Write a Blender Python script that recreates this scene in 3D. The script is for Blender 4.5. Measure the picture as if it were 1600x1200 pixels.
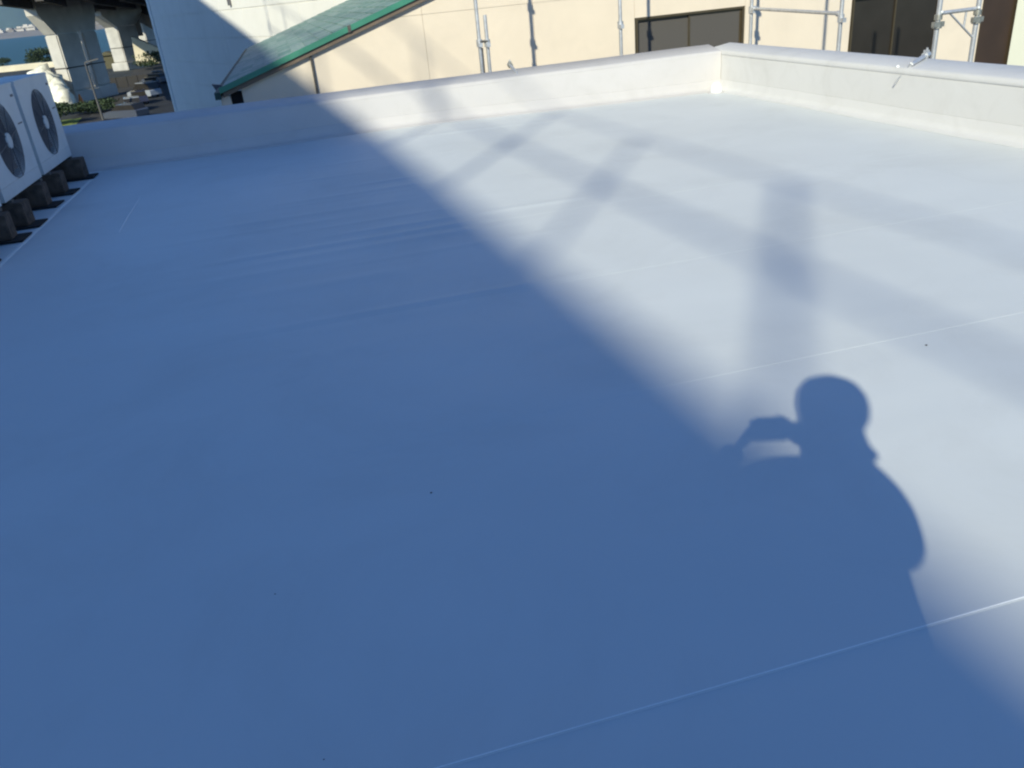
import bpy, bmesh, math, random
from mathutils import Vector, Matrix, noise
PI = math.pi; RAD = math.radians
rnd = random.Random(7)
S = bpy.context.scene
COL = S.collection
for o in list(bpy.data.objects): bpy.data.objects.remove(o)

# ------------------------------------------------------------------ camera
H = 1.45
cam = bpy.data.cameras.new('camera'); co = bpy.data.objects.new('camera', cam); COL.objects.link(co)
cam.sensor_width = 36; cam.lens = 1258 / 1600 * 36; cam.clip_start = 0.004; cam.clip_end = 20000
# columns: image right, image down, view direction, each in the axes of the roof (X along the back parapet, Y along the right one)
p_ = math.atan(621 / 1258); r_ = math.atan(.1)
down = Vector((math.sin(r_) * math.cos(p_), math.cos(r_) * math.cos(p_), math.sin(p_)))
bdir = Vector((428 - 800, 56 - 42.8 - 600, 1258)); bdir -= bdir.dot(down) * down; bdir.normalize()
upc = -down; xdir = bdir.cross(upc)
if xdir.x < 0: xdir = -xdir
def w(c): return Vector((xdir.dot(c), bdir.dot(c), upc.dot(c)))
cx, cy, cz = w(Vector((1, 0, 0))), w(Vector((0, -1, 0))), w(Vector((0, 0, -1)))
M = Matrix((cx, cy, cz)).transposed().to_4x4(); M.translation = Vector((0, 0, H))
co.matrix_world = M
S.camera = co

# ------------------------------------------------------------------ sun, sky, exposure
SUN_AZ, SUN_EL = 32.4 + 180, 29.6           # where the sun stands, clockwise from +Y
sun = bpy.data.lights.new('sun', 'SUN'); so = bpy.data.objects.new('sun', sun); COL.objects.link(so)
sun.energy = 5.0; sun.angle = RAD(0.53); sun.color = (1.0, 0.97, 0.77)
a, e = RAD(SUN_AZ), RAD(SUN_EL)
sd = Vector((math.sin(a) * math.cos(e), math.cos(a) * math.cos(e), math.sin(e)))
so.rotation_euler = sd.to_track_quat('Z', 'Y').to_euler(); so.location = (-5, -8, 30)
wd = bpy.data.worlds.new('World'); S.world = wd; wd.use_nodes = True
nt = wd.node_tree; nt.nodes.clear()
sky = nt.nodes.new('ShaderNodeTexSky'); sky.sky_type = 'NISHITA'; sky.sun_disc = False
sky.sun_elevation = RAD(SUN_EL); sky.sun_rotation = RAD(SUN_AZ); sky.ozone_density = 3.0; sky.air_density = 1.0; sky.dust_density = .4
bg = nt.nodes.new('ShaderNodeBackground'); bg.inputs['Strength'].default_value = .12
out = nt.nodes.new('ShaderNodeOutputWorld')
tint = nt.nodes.new('ShaderNodeMixRGB'); tint.blend_type = 'MULTIPLY'; tint.inputs[0].default_value = 1; tint.inputs[2].default_value = (.63, .93, 1.31, 1)   # the small camera's deep blue sky
nt.links.new(sky.outputs[0], tint.inputs[1]); nt.links.new(tint.outputs[0], bg.inputs[0]); nt.links.new(bg.outputs[0], out.inputs[0])
S.view_settings.view_transform = 'Standard'; S.view_settings.look = 'None'
S.view_settings.exposure = 0; S.view_settings.gamma = 1; S.view_settings.use_curve_mapping = False
S.cycles.filter_width = 2.2
S.cycles.max_bounces = 6

# ------------------------------------------------------------------ materials
def mat(name, c, rough=.6, metal=0, var=.08, scale=6, bump=0, bscale=40, spec=.5, c2=None, coat=0, stretch=None):
    m = bpy.data.materials.new(name); m.use_nodes = True; n = m.node_tree; b = n.nodes['Principled BSDF']
    b.inputs['Roughness'].default_value = rough; b.inputs['Metallic'].default_value = metal
    b.inputs['Specular IOR Level'].default_value = spec; b.inputs['Coat Weight'].default_value = coat
    tc = n.nodes.new('ShaderNodeTexCoord'); src = tc.outputs['Object']
    if stretch:
        mp = n.nodes.new('ShaderNodeMapping'); mp.inputs['Scale'].default_value = stretch
        n.links.new(src, mp.inputs[0]); src = mp.outputs[0]
    t = n.nodes.new('ShaderNodeTexNoise'); t.inputs['Scale'].default_value = scale; t.inputs['Detail'].default_value = 5
    n.links.new(src, t.inputs['Vector'])
    cr = n.nodes.new('ShaderNodeValToRGB')
    lo = tuple(max(0, v * (1 - var)) for v in c); hi = c2 if c2 else tuple(min(1, v * (1 + var)) for v in c)
    cr.color_ramp.elements[0].position = .3; cr.color_ramp.elements[1].position = .7
    cr.color_ramp.elements[0].color = (*lo, 1); cr.color_ramp.elements[1].color = (*hi, 1)
    n.links.new(t.outputs['Fac'], cr.inputs[0]); n.links.new(cr.outputs[0], b.inputs['Base Color'])
    if bump:
        t2 = n.nodes.new('ShaderNodeTexNoise'); t2.inputs['Scale'].default_value = bscale; t2.inputs['Detail'].default_value = 4
        n.links.new(src, t2.inputs['Vector'])
        bp = n.nodes.new('ShaderNodeBump'); bp.inputs['Strength'].default_value = bump; bp.inputs['Distance'].default_value = .01
        n.links.new(t2.outputs['Fac'], bp.inputs['Height']); n.links.new(bp.outputs[0], b.inputs['Normal'])
    return m
MT = {}
MT['membrane'] = mat('roof membrane', (.65, .675, .675), .5, var=.03, scale=.9, bump=.05, bscale=9, spec=.3)
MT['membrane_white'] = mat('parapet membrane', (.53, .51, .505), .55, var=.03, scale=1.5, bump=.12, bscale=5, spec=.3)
MT['membrane_sunlit'] = mat('sunlit copy of parapet membrane', (.65, .645, .64), .55, var=.02, scale=1.5, bump=.12, bscale=5, spec=.3)  # lighter copy for the right parapet; its sunlight is put into the colour
MT['gutter'] = mat('dark green gutter', (.02, .06, .055), .7)
MT['near_bead'] = mat('white sealant', (.88, .90, .92), .4, var=.02)
MT['bead'] = mat('seam sealant', (.72, .75, .77), .35, var=.02)
MT['beige'] = mat('beige siding', (.73, .63, .51), .75, var=.03, scale=2, bump=.15, bscale=120)
MT['beige_dim'] = mat('pale cream siding', (.70, .69, .56), .75, var=.03, scale=2)
MT['white_siding'] = mat('white siding', (.86, .84, .78), .6, var=.03, scale=1)
MT['glass_dark'] = mat('dark window glass', (.030, .027, .024), .16, var=.1, scale=3, spec=.35)
MT['screen'] = mat('window screen', (.085, .078, .072), .85, var=.05, scale=300)
MT['bronze'] = mat('window frame bronze', (.13, .10, .06), .4, .6)
MT['brown_door'] = mat('brown door', (.045, .028, .018), .5, var=.15, scale=2)
MT['galv'] = mat('galvanised steel', (.55, .56, .58), .42, .55, var=.15, scale=25, bump=.05)
MT['galv_dark'] = mat('weathered steel', (.10, .095, .09), .6, .3, var=.25, scale=20)
MT['coupler'] = mat('zinc clamp', (.42, .41, .36), .4, .7, var=.2, scale=40)
MT['tile_a'] = mat('green tile', (.15, .27, .23), .6, var=.25, scale=7, c2=(.25, .34, .31))
MT['tile_b'] = mat('faded green tile', (.20, .33, .28), .6, var=.2, scale=9, c2=(.32, .41, .37))
MT['tile_c'] = mat('mossy green tile', (.11, .25, .19), .6, var=.25, scale=8, c2=(.19, .32, .27))
MT['verge'] = mat('green verge metal', (.045, .22, .15), .5, var=.12, scale=3)
MT['soffit'] = mat('soffit brown', (.16, .12, .09), .7)
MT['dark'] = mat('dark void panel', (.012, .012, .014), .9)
MT['ac'] = mat('unit casing', (.58, .60, .60), .45, var=.03, scale=4)
MT['ac_dark'] = mat('unit grille', (.11, .11, .12), .6)
MT['ac_grey'] = mat('unit hub', (.50, .52, .52), .5)
MT['rubber'] = mat('rubber mat', (.012, .012, .012), .9)
MT['block'] = mat('concrete block', (.095, .066, .048), .95, var=.5, scale=14, bump=.6, bscale=60)
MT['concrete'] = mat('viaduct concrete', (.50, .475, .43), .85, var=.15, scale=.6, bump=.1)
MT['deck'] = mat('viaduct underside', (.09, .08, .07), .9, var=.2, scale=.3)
MT['ramp'] = mat('ramp steel', (.13, .10, .075), .8, var=.3, scale=.4)
MT['sand'] = mat('sunlit concrete wall', (.66, .58, .42), .9, var=.15, scale=.3)
MT['rubble'] = mat('white rubble', (.75, .72, .60), .9, var=.3, scale=1.5)
MT['asphalt'] = mat('asphalt', (.014, .015, .018), .9, var=.2, scale=.5)  # road, yard and pavement: the shade over them is put into the colour
MT['ground'] = mat('yard ground', (.022, .026, .026), .95, var=.3, scale=.15)
MT['path'] = mat('worn pavement', (.038, .035, .033), .95, var=.2, scale=.3)
MT['hill'] = mat('wooded hills', (.05, .075, .06), .95, var=.3, scale=.004)
MT['leaf'] = mat('dark leaves', (.03, .05, .018), .8, var=.4, scale=3)
MT['leaf_b'] = mat('olive leaves', (.09, .11, .03), .8, var=.4, scale=3)
MT['grass'] = mat('lawn grass', (.20, .25, .04), .9, var=.3, scale=2)
MT['hut'] = mat('hut wall', (.10, .09, .05), .9)
MT['orange'] = mat('cone orange', (.75, .22, .03), .5)
MT['tower'] = mat('apartment render', (.30, .31, .33), .8, var=.05)
MT['car_white'] = mat('car white paint', (.30, .32, .36), .25, var=.02, coat=.4)  # car paints darkened; shade on the parked row is put into the colour
MT['car_grey'] = mat('car grey paint', (.09, .10, .13), .25, .3, var=.02, coat=.4)
MT['car_dark'] = mat('car dark paint', (.03, .035, .07), .25, var=.02, coat=.4)
MT['tyre'] = mat('tyre rubber', (.015, .015, .015), .9)
MT['far_white'] = mat('far building pale', (.55, .50, .43), .8, var=.06, scale=.02)
MT['far_grey'] = mat('far building grey', (.22, .19, .16), .8, var=.1, scale=.02)
MT['jacket'] = mat('work jacket', (.05, .07, .12), .85, var=.15, bump=.2)
MT['trousers'] = mat('work trousers', (.06, .06, .065), .9, var=.15)
MT['skin'] = mat('skin', (.48, .29, .20), .55, var=.06)
MT['cap'] = mat('knitted cap', (.03, .03, .035), .95, bump=.4, bscale=200)
MT['shoe'] = mat('shoe', (.03, .03, .03), .7)
MT['cam_black'] = mat('camera body', (.03, .03, .033), .4)
MT['grit'] = mat('dark grit', (.02, .022, .025), .9)
def dusty(m, amt=.10, sc=1.3):
    n = m.node_tree; b = n.nodes['Principled BSDF']; tc = n.nodes.new('ShaderNodeTexCoord')
    src = b.inputs['Base Color'].links[0].from_socket
    t = n.nodes.new('ShaderNodeTexNoise'); t.inputs['Scale'].default_value = sc; t.inputs['Detail'].default_value = 9; t.inputs['Roughness'].default_value = .68; t.inputs['Distortion'].default_value = .6
    n.links.new(tc.outputs['Object'], t.inputs['Vector'])
    r = n.nodes.new('ShaderNodeMapRange'); r.inputs['From Min'].default_value = .48; r.inputs['From Max'].default_value = .78; r.inputs['To Min'].default_value = 0; r.inputs['To Max'].default_value = amt
    n.links.new(t.outputs['Fac'], r.inputs['Value'])
    mx = n.nodes.new('ShaderNodeMixRGB'); mx.inputs[2].default_value = (.33, .32, .29, 1); n.links.new(r.outputs[0], mx.inputs[0]); n.links.new(src, mx.inputs[1]); n.links.new(mx.outputs[0], b.inputs['Base Color'])
    r2 = n.nodes.new('ShaderNodeMapRange'); r2.inputs['To Min'].default_value = b.inputs['Roughness'].default_value - .07; r2.inputs['To Max'].default_value = b.inputs['Roughness'].default_value + .12
    n.links.new(t.outputs['Fac'], r2.inputs['Value']); n.links.new(r2.outputs[0], b.inputs['Roughness'])
dusty(MT['membrane'], .16, 1.1); dusty(MT['membrane_white'], .2, 2.5); dusty(MT['membrane_sunlit'], .2, 2.5); dusty(MT['beige'], .12, 1.5); dusty(MT['ac'], .2, 3); dusty(MT['white_siding'], .1, .5)
# water
m = mat('sea water', (.022, .075, .085), .55, var=.12, scale=.01, bump=.5, bscale=.25); MT['water'] = m

# ------------------------------------------------------------------ builders
class MB:
    def __init__(s): s.v = []; s.f = []; s.sm = []
    def add(s, vs, fs, smooth=False):
        k = len(s.v); s.v += [Vector(v) for v in vs]; s.f += [tuple(i + k for i in f) for f in fs]; s.sm += [smooth] * len(fs); return s
    def box(s, x0, x1, y0, y1, z0, z1, rot=None, piv=None):
        vs = [Vector((x, y, z)) for x in (x0, x1) for y in (y0, y1) for z in (z0, z1)]
        if rot is not None:
            pv = Vector(piv) if piv is not None else sum(vs, Vector()) / 8
            vs = [rot @ (v - pv) + pv for v in vs]
        return s.add(vs, [(0, 1, 3, 2), (4, 6, 7, 5), (0, 4, 5, 1), (2, 3, 7, 6), (0, 2, 6, 4), (1, 5, 7, 3)])
    def bar(s, a, b, wx, wy=None, up=(0, 0, 1)):
        a = Vector(a); b = Vector(b); d = (b - a).normalized(); wy = wy or wx
        u = Vector(up)
        if abs(d.dot(u)) > .95: u = Vector((1, 0, 0))
        x = d.cross(u).normalized() * wx / 2; y = x.cross(d).normalized() * wy / 2
        vs = [p + i * x + j * y for p in (a, b) for i, j in ((-1, -1), (1, -1), (1, 1), (-1, 1))]
        return s.add(vs, [(3, 2, 1, 0), (4, 5, 6, 7), (0, 1, 5, 4), (1, 2, 6, 5), (2, 3, 7, 6), (3, 0, 4, 7)])
    def tube(s, a, b, r, r2=None, n=12, caps=True):
        a = Vector(a); b = Vector(b); d = (b - a).normalized(); r2 = r if r2 is None else r2
        u = Vector((0, 0, 1)) if abs(d.z) < .9 else Vector((1, 0, 0))
        x = d.cross(u).normalized(); y = x.cross(d)
        vs = [a + (x * math.cos(t) + y * math.sin(t)) * r for t in [2 * PI * i / n for i in range(n)]]
        vs += [b + (x * math.cos(t) + y * math.sin(t)) * r2 for t in [2 * PI * i / n for i in range(n)]]
        s.add(vs, [((i + 1) % n, i, i + n, (i + 1) % n + n) for i in range(n)], True)
        if caps:
            s.add(vs[:n], [tuple(range(n))]); s.add(vs[n:], [tuple(reversed(range(n)))])
        return s
    def prism(s, poly, ax, t0, t1):   # poly in the two other axes
        def P(u, v, t): return {0: (t, u, v), 1: (u, t, v), 2: (u, v, t)}[ax]
        n = len(poly); vs = [P(u, v, t0) for u, v in poly] + [P(u, v, t1) for u, v in poly]
        return s.add(vs, [tuple(range(n)), tuple(reversed(range(n, 2 * n)))] + [(i, i + n, (i + 1) % n + n, (i + 1) % n) for i in range(n)])
    def blob(s, c, r, seed=0, amp=.25, sub=2, sq=(1, 1, 1)):
        bm = bmesh.new(); bmesh.ops.create_icosphere(bm, subdivisions=sub, radius=1)
        c = Vector(c)
        vs = []
        for v in bm.verts:
            k = 1 + amp * noise.noise(v.co * 1.7 + Vector((seed * 3.1, seed, 0)))
            vs.append(c + Vector((v.co.x * sq[0], v.co.y * sq[1], v.co.z * sq[2])) * r * k)
        fs = [tuple(v.index for v in f.verts) for f in bm.faces]; bm.free()
        return s.add(vs, fs, True)
    def build(s, name, m, parent=None, bevel=0):
        me = bpy.data.meshes.new(name)
        off = Vector(parent_world(parent)) if parent is not None else Vector()
        me.from_pydata([tuple(v - off) for v in s.v], [], s.f); me.materials.append(MT[m] if isinstance(m, str) else m)
        bm = bmesh.new(); bm.from_mesh(me); bmesh.ops.recalc_face_normals(bm, faces=bm.faces[:])
        if bevel: bmesh.ops.bevel(bm, geom=bm.edges[:], offset=bevel, segments=2, affect='EDGES', clamp_overlap=True)
        bm.to_mesh(me); bm.free()
        if not bevel:
            for p, sm in zip(me.polygons, s.sm): p.use_smooth = sm
        o = bpy.data.objects.new(name, me); COL.objects.link(o)
        if parent is not None: o.parent = parent
        return o
def parent_world(o):
    v = Vector()
    while o is not None: v += o.location; o = o.parent
    return v
def tag(o, label=None, cat=None, group=None, kind=None):
    if label: o['label'] = label
    if cat: o['category'] = cat
    if group: o['group'] = group
    if kind: o['kind'] = kind
    return o
def empty(name, loc, label, cat, group=None):
    o = bpy.data.objects.new(name, None); COL.objects.link(o); o.location = loc; o.empty_display_size = .2
    return tag(o, label, cat, group)
def dup(t, loc, label, rotz=0):
    r = t.copy(); COL.objects.link(r); r.location = loc; r.rotation_euler = (0, 0, rotz); r['label'] = label
    for ch in list(t.children):
        c = ch.copy(); COL.objects.link(c); c.parent = r
        for g in list(ch.children):
            d = g.copy(); COL.objects.link(d); d.parent = c
    return r

# ================================================================== THE ROOF
XL, XR, YB0, YB1 = -4.6, 5.5, -5.0, 10.35
ridges = [(4.0, -.8, 1.6, .0035, .03, .004), (3.86, -.5, 1.1, .002, .05, .004), (5.42, -.9, 1.4, .006, .045, .012), (5.22, -.7, 1.5, .004, .05, .02), (5.65, -.2, 2.2, .004, .04, -.01),
          (6.9, -.6, 1.2, .004, .05, .01), (7.2, .1, 1.3, .005, .04, .0), (4.6, -1.3, .6, .0025, .06, .01), (6.1, -1.5, .5, .004, .05, .02),
          (8.3, -1.6, 1.0, .004, .06, .01), (3.2, .6, 1.5, .0015, .04, .02), (2.05, -.9, .1, .0012, .03, .01), (9.2, .2, 3.2, .004, .06, -.01), (4.9, -.2, 1.9, .002, .03, .01), (5.0, -1.6, .4, .003, .05, .015), (5.9, -.4, 1.2, .003, .03, .008), (6.4, -1.2, .9, .004, .05, -.01), (4.35, -1.7, -.2, .002, .05, .0), (7.7, -.9, .8, .005, .05, .012), (3.55, -1.1, .5, .0016, .04, .01), (2.9, -1.3, -.3, .0016, .05, .02)]
def fz(x, y):
    z = .045 * math.exp(-((x - 1.2) / 2.2) ** 2) * min(1, max(0, (y - 5) / 4.5)) ** 2      # gentle crown before the back wall
    z += .006 * noise.noise(Vector((x * .35, y * .5, 0))) + .0022 * noise.noise(Vector((x * .8, y * 3.0, 4))) + .0007 * noise.noise(Vector((x * 1.6, y * 8, 8)))
    for (y0, x0, x1, am, sg, sl) in ridges:
        d = (y - y0 - sl * (x - x0)) / sg
        if abs(d) < 4:
            k = min(1, max(0, (x - x0) / .5)) * min(1, max(0, (x1 - x) / .5))
            k = k * k * (3 - 2 * k)
            z += 1.15 * am * k * math.exp(-d * d) * (1 + .4 * noise.noise(Vector((x * 1.5, y0, 9))))
    return z
seams = [-5.0, -4.15, -2.8, -1.45, -.12, 1.188, 2.583, 3.94, 5.37, 6.74, 8.12, 9.45, 10.35]
roof = MB()
roof.box(XL - .4, XR + .2, YB0 - .3, 10.35, -.35, -.02)
roof_o = roof.build('roof_deck', 'concrete'); tag(roof_o, kind='structure')
def sheet(x0, x1, y0, y1, lap, nx, ny, name='membrane_sheet', parent=roof_o):
    b = MB(); vs = []
    for j in range(ny + 1):
        y = y0 + (y1 - y0) * j / ny
        for i in range(nx + 1):
            x = x0 + (x1 - x0) * i / nx
            wob = .003 * noise.noise(Vector((x * .8, y0 * 7, 1))) if j == 0 else 0
            z = fz(x, y) + lap * max(0, 1 - (y - y0) / .12)
            vs.append((x, y + wob, z))
    fs = [(j * (nx + 1) + i, j * (nx + 1) + i + 1, (j + 1) * (nx + 1) + i + 1, (j + 1) * (nx + 1) + i) for j in range(ny) for i in range(nx)]
    b.add(vs, fs, True)
    # turned-down near edge, so the lap has a thickness
    k = [Vector(v) for v in vs[:nx + 1]]
    b.add(k + [v - Vector((0, .008, .0024)) for v in k], [(i + 1, i, i + nx + 1, i + nx + 2) for i in range(nx)])
    return b.build(name, 'membrane', parent)
for i in range(len(seams) - 1):
    y0, y1 = seams[i], seams[i + 1] + (.03 if i < len(seams) - 2 else 0)
    vis = y0 > -.5
    s_ = sheet(-2.235, XR, y0, y1, {1.188: .0026, 2.583: .0007}.get(y0, .0006), 110 if vis else 20, 54 if vis else 8)
    s_2 = None
    if y0 == 1.188:
        b = MB(); pts = []
        n = 80
        for q in range(n + 1):
            x = -2.2 + (XR + 2.2) * q / n
            pts.append(Vector((x, y0 - .001 + .003 * noise.noise(Vector((x * .8, y0 * 7, 1))), fz(x, y0) + .0008)))
        for q in range(n):
            rr = (.0022 if y0 < 2 else .0006) + .0005 * abs(noise.noise(pts[q] * 6))
            b.tube(pts[q], pts[q + 1], rr, n=5, caps=False)
        o = b.build('seam_bead', 'near_bead' if y0 < 2 else 'membrane', roof_o)
# lengthwise strip under the machines on the left, lapping the others
b = MB(); ys = [YB0 + (YB1 - YB0) * j / 150 for j in range(151)]
vs = []
for y in ys:
    for x in (XL, -3.6, -2.6, -2.24, -2.2): vs.append((x, y, fz(x, y) + .0018))
    vs.append((-2.198, y, fz(-2.2, y) - .002))
b.add(vs, [(j * 6 + i, j * 6 + i + 1, (j + 1) * 6 + i + 1, (j + 1) * 6 + i) for j in range(150) for i in range(5)], True)
b.build('membrane_sheet', 'membrane', roof_o)
b = MB(); b.tube((-1.497, 6.75, fz(-1.5, 6.75) + .001), (-1.512, 7.3, fz(-1.5, 7.3) + .002), .0035, n=6).tube((-1.512, 7.3, fz(-1.5, 7.3) + .002), (-1.52, 8.07, fz(-1.5, 8.07) + .001), .003, n=6)
b.build('seam_bead', 'bead', roof_o)
# small welded joint beads across the lap of the rear sheets
roof_body = MB().box(XL - .3, XR + .15, YB0 - .2, 10.3, -7.0, -.36).build('building_wall', 'beige_dim', roof_o)

def sweep(name, stations, m, parent, closed=True):
    """stations: list of profiles (lists of 3D points)"""
    b = MB(); n = len(stations[0]); vs = [p for st in stations for p in st]
    fs = [(k * n + i, k * n + i + 1, (k + 1) * n + i + 1, (k + 1) * n + i) for k in range(len(stations) - 1) for i in range(n - 1)]
    b.add(vs, fs, True)
    b.add(stations[0], [tuple(range(n))]); b.add(stations[-1], [tuple(reversed(range(n)))])
    o = b.build(name, m, parent)
    return o
def body_profile(zin, zout, tin, tout):
    # (t, z) with t measured from inner face outward
    return [(0, -.02), (0, zin - .03), (.01, zin - .008), (.03, zin), (tout - .02, zout), (tout, zout - .02), (tout, -.3)]
def cap_profile(zin, zout, tout, wob, dr=.05, pr=.0045):
    return [(-.001 + wob, zin - dr), (-pr + wob, zin - dr + .003), (-pr, zin - .03), (.002, zin - .001), (.028, zin + .0065), (tout - .015, zout + .006), (tout + .006, zout - .012), (tout + .006, zout - .09), (tout + .001, zout - .09)]
def foot_profile(zf, wob):
    return [(-.003, zf + .125 + wob), (-.0065, zf + .122 + wob), (-.008, zf + .06), (-.05, zf + .018), (-.075, zf + .009), (-.13 + wob, zf + .007), (-.133 + wob, zf + .001)]
def parapet(name, label, p0, p1, inward, zi, zo, tt, n=60, dr=.05, pr=.0045, mm='membrane_white'):
    th = empty(name, (p0[0], p0[1], 0), label, 'parapet')
    p0 = Vector(p0); p1 = Vector(p1); inw = Vector(inward)
    A, B_, C_ = [], [], []
    for k in range(n + 1):
        u = k / n; base = p0.lerp(p1, u)
        zin = zi[0] + (zi[1] - zi[0]) * u; zout = zo[0] + (zo[1] - zo[0]) * u
        wv = noise.noise(Vector((u * 14, p0.x, 3)))
        w2 = .006 * noise.noise(Vector((u * 24, p0.y, 7)))
        dz = .004 * wv
        g = lambda prof, d=0: [Vector((base.x - inw.x * t, base.y - inw.y * t, z + d)) for t, z in prof]
        A.append(g(body_profile(zin + dz, zout + dz, 0, tt))); B_.append(g(cap_profile(zin + dz, zout + dz, tt, -abs(.003 * wv), dr, pr)))
        fx = base.x + inw.x * .08; fy = base.y + inw.y * .08
        C_.append(g(foot_profile(fz(fx, fy), w2)))
    sweep('wall_body', A, mm, th); sweep('cap_sheet', B_, mm, th); sweep('base_flashing', C_, mm, th)
    return th
YI0, YI1 = 10.2, 9.96
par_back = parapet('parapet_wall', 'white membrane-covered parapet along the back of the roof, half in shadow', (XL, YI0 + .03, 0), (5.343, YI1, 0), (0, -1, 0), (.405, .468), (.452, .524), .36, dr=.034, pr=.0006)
par_right = parapet('parapet_wall', 'sunlit pale parapet with a wide bluish top along the right edge', (5.35, 10.33, 0), (5.35, YB0, 0), (-1, 0, 0), (.47, .43), (.513, .47), .33, mm='membrane_sunlit')
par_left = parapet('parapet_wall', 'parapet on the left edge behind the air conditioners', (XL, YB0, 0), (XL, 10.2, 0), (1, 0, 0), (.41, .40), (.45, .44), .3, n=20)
# corner reinforcement patch where the two walls meet: a small upstand
t = empty('drain_cover', (5.13, 9.78, 0), 'small white moulded upstand in the far corner where the parapets meet', 'drain cover')
z0 = fz(5.15, 9.8)
b = MB()
nn = 16
prof = [(.075, 0.006), (.072, .055), (.06, .10), (.035, .125), (.0, .13)]
vs = []
for (r, z) in prof:
    for i in range(nn): vs.append((5.17 + r * math.cos(2 * PI * i / nn) * 1.0, 9.74 + r * math.sin(2 * PI * i / nn), z0 + z))
b.add(vs, [(j * nn + i, j * nn + (i + 1) % nn, (j + 1) * nn + (i + 1) % nn, (j + 1) * nn + i) for j in range(len(prof) - 1) for i in range(nn)], True)
b.build('cover_dome', 'bead', t)
MB().tube((5.17, 9.74, z0 + .001), (5.17, 9.74, z0 + .009), .11, .10, n=20).build('flange', 'membrane_white', t)

# specks of grit
for (x, y, r, lb) in [(.188, 2.21, .0030, 'tiny black speck of grit in the middle of the shaded roof'), (-.208, 1.291, .0016, 'tiny black speck on the shaded membrane at the bottom of the view'),
                  (2.271, 2.476, .0045, 'tiny dark speck on the sunlit membrane right of the shadow of the head'), (-.31, 1.888, .0018, 'tiny dark speck on the shaded membrane left of centre')]:
    o = MB().blob((x, y, fz(x, y) + r * .5), r, seed=x, sub=1, sq=(1.3, 1, .6)).build('grit_speck', 'grit'); tag(o, lb, 'grit')

# ------------------------------------------------------------------ wall ties clamped on the parapets
def wall_tie(pts, head, label, boltp=None):
    t = empty('wall_tie', pts[0], label, 'steel tie')
    p = [Vector(q) for q in pts]
    MB().tube(p[0], p[1], .006, .017, n=8).build('pointed_rod', 'galv', t)
    MB().tube(p[1], p[2], .019, .021, n=10).build('sleeve', 'galv', t)
    d = (p[2] - p[1]).normalized(); c = p[2]
    h = MB(); h.tube(c - d * .03, c + d * .03, .034, n=10); h.bar(c + Vector((0, 0, -.035)), c + Vector((0, 0, .045)), .045, .03)
    cl = h.build('clamp', head, t)
    MB().tube(c + d * .01 + Vector((0, 0, .02)), c + d * .01 + Vector((0, 0, .062)), .01, n=6).build('bolt', 'galv', cl)
    if boltp: MB().blob(boltp, .017, sub=2, amp=.1).build('pad', 'bead', t)
wall_tie([(5.325, 6.67, .315), (5.40, 6.56, .495), (5.66, 6.70, .535)], 'galv', 'steel scaffold tie lying across the right parapet, its clamp over the outer edge', (5.37, 6.70, .468))
wall_tie([(2.73, 10.03, .375), (2.705, 10.18, .487), (2.73, 10.55, .545)], 'coupler', 'short steel scaffold tie hooked over the back parapet beside the dark pole')

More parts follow.
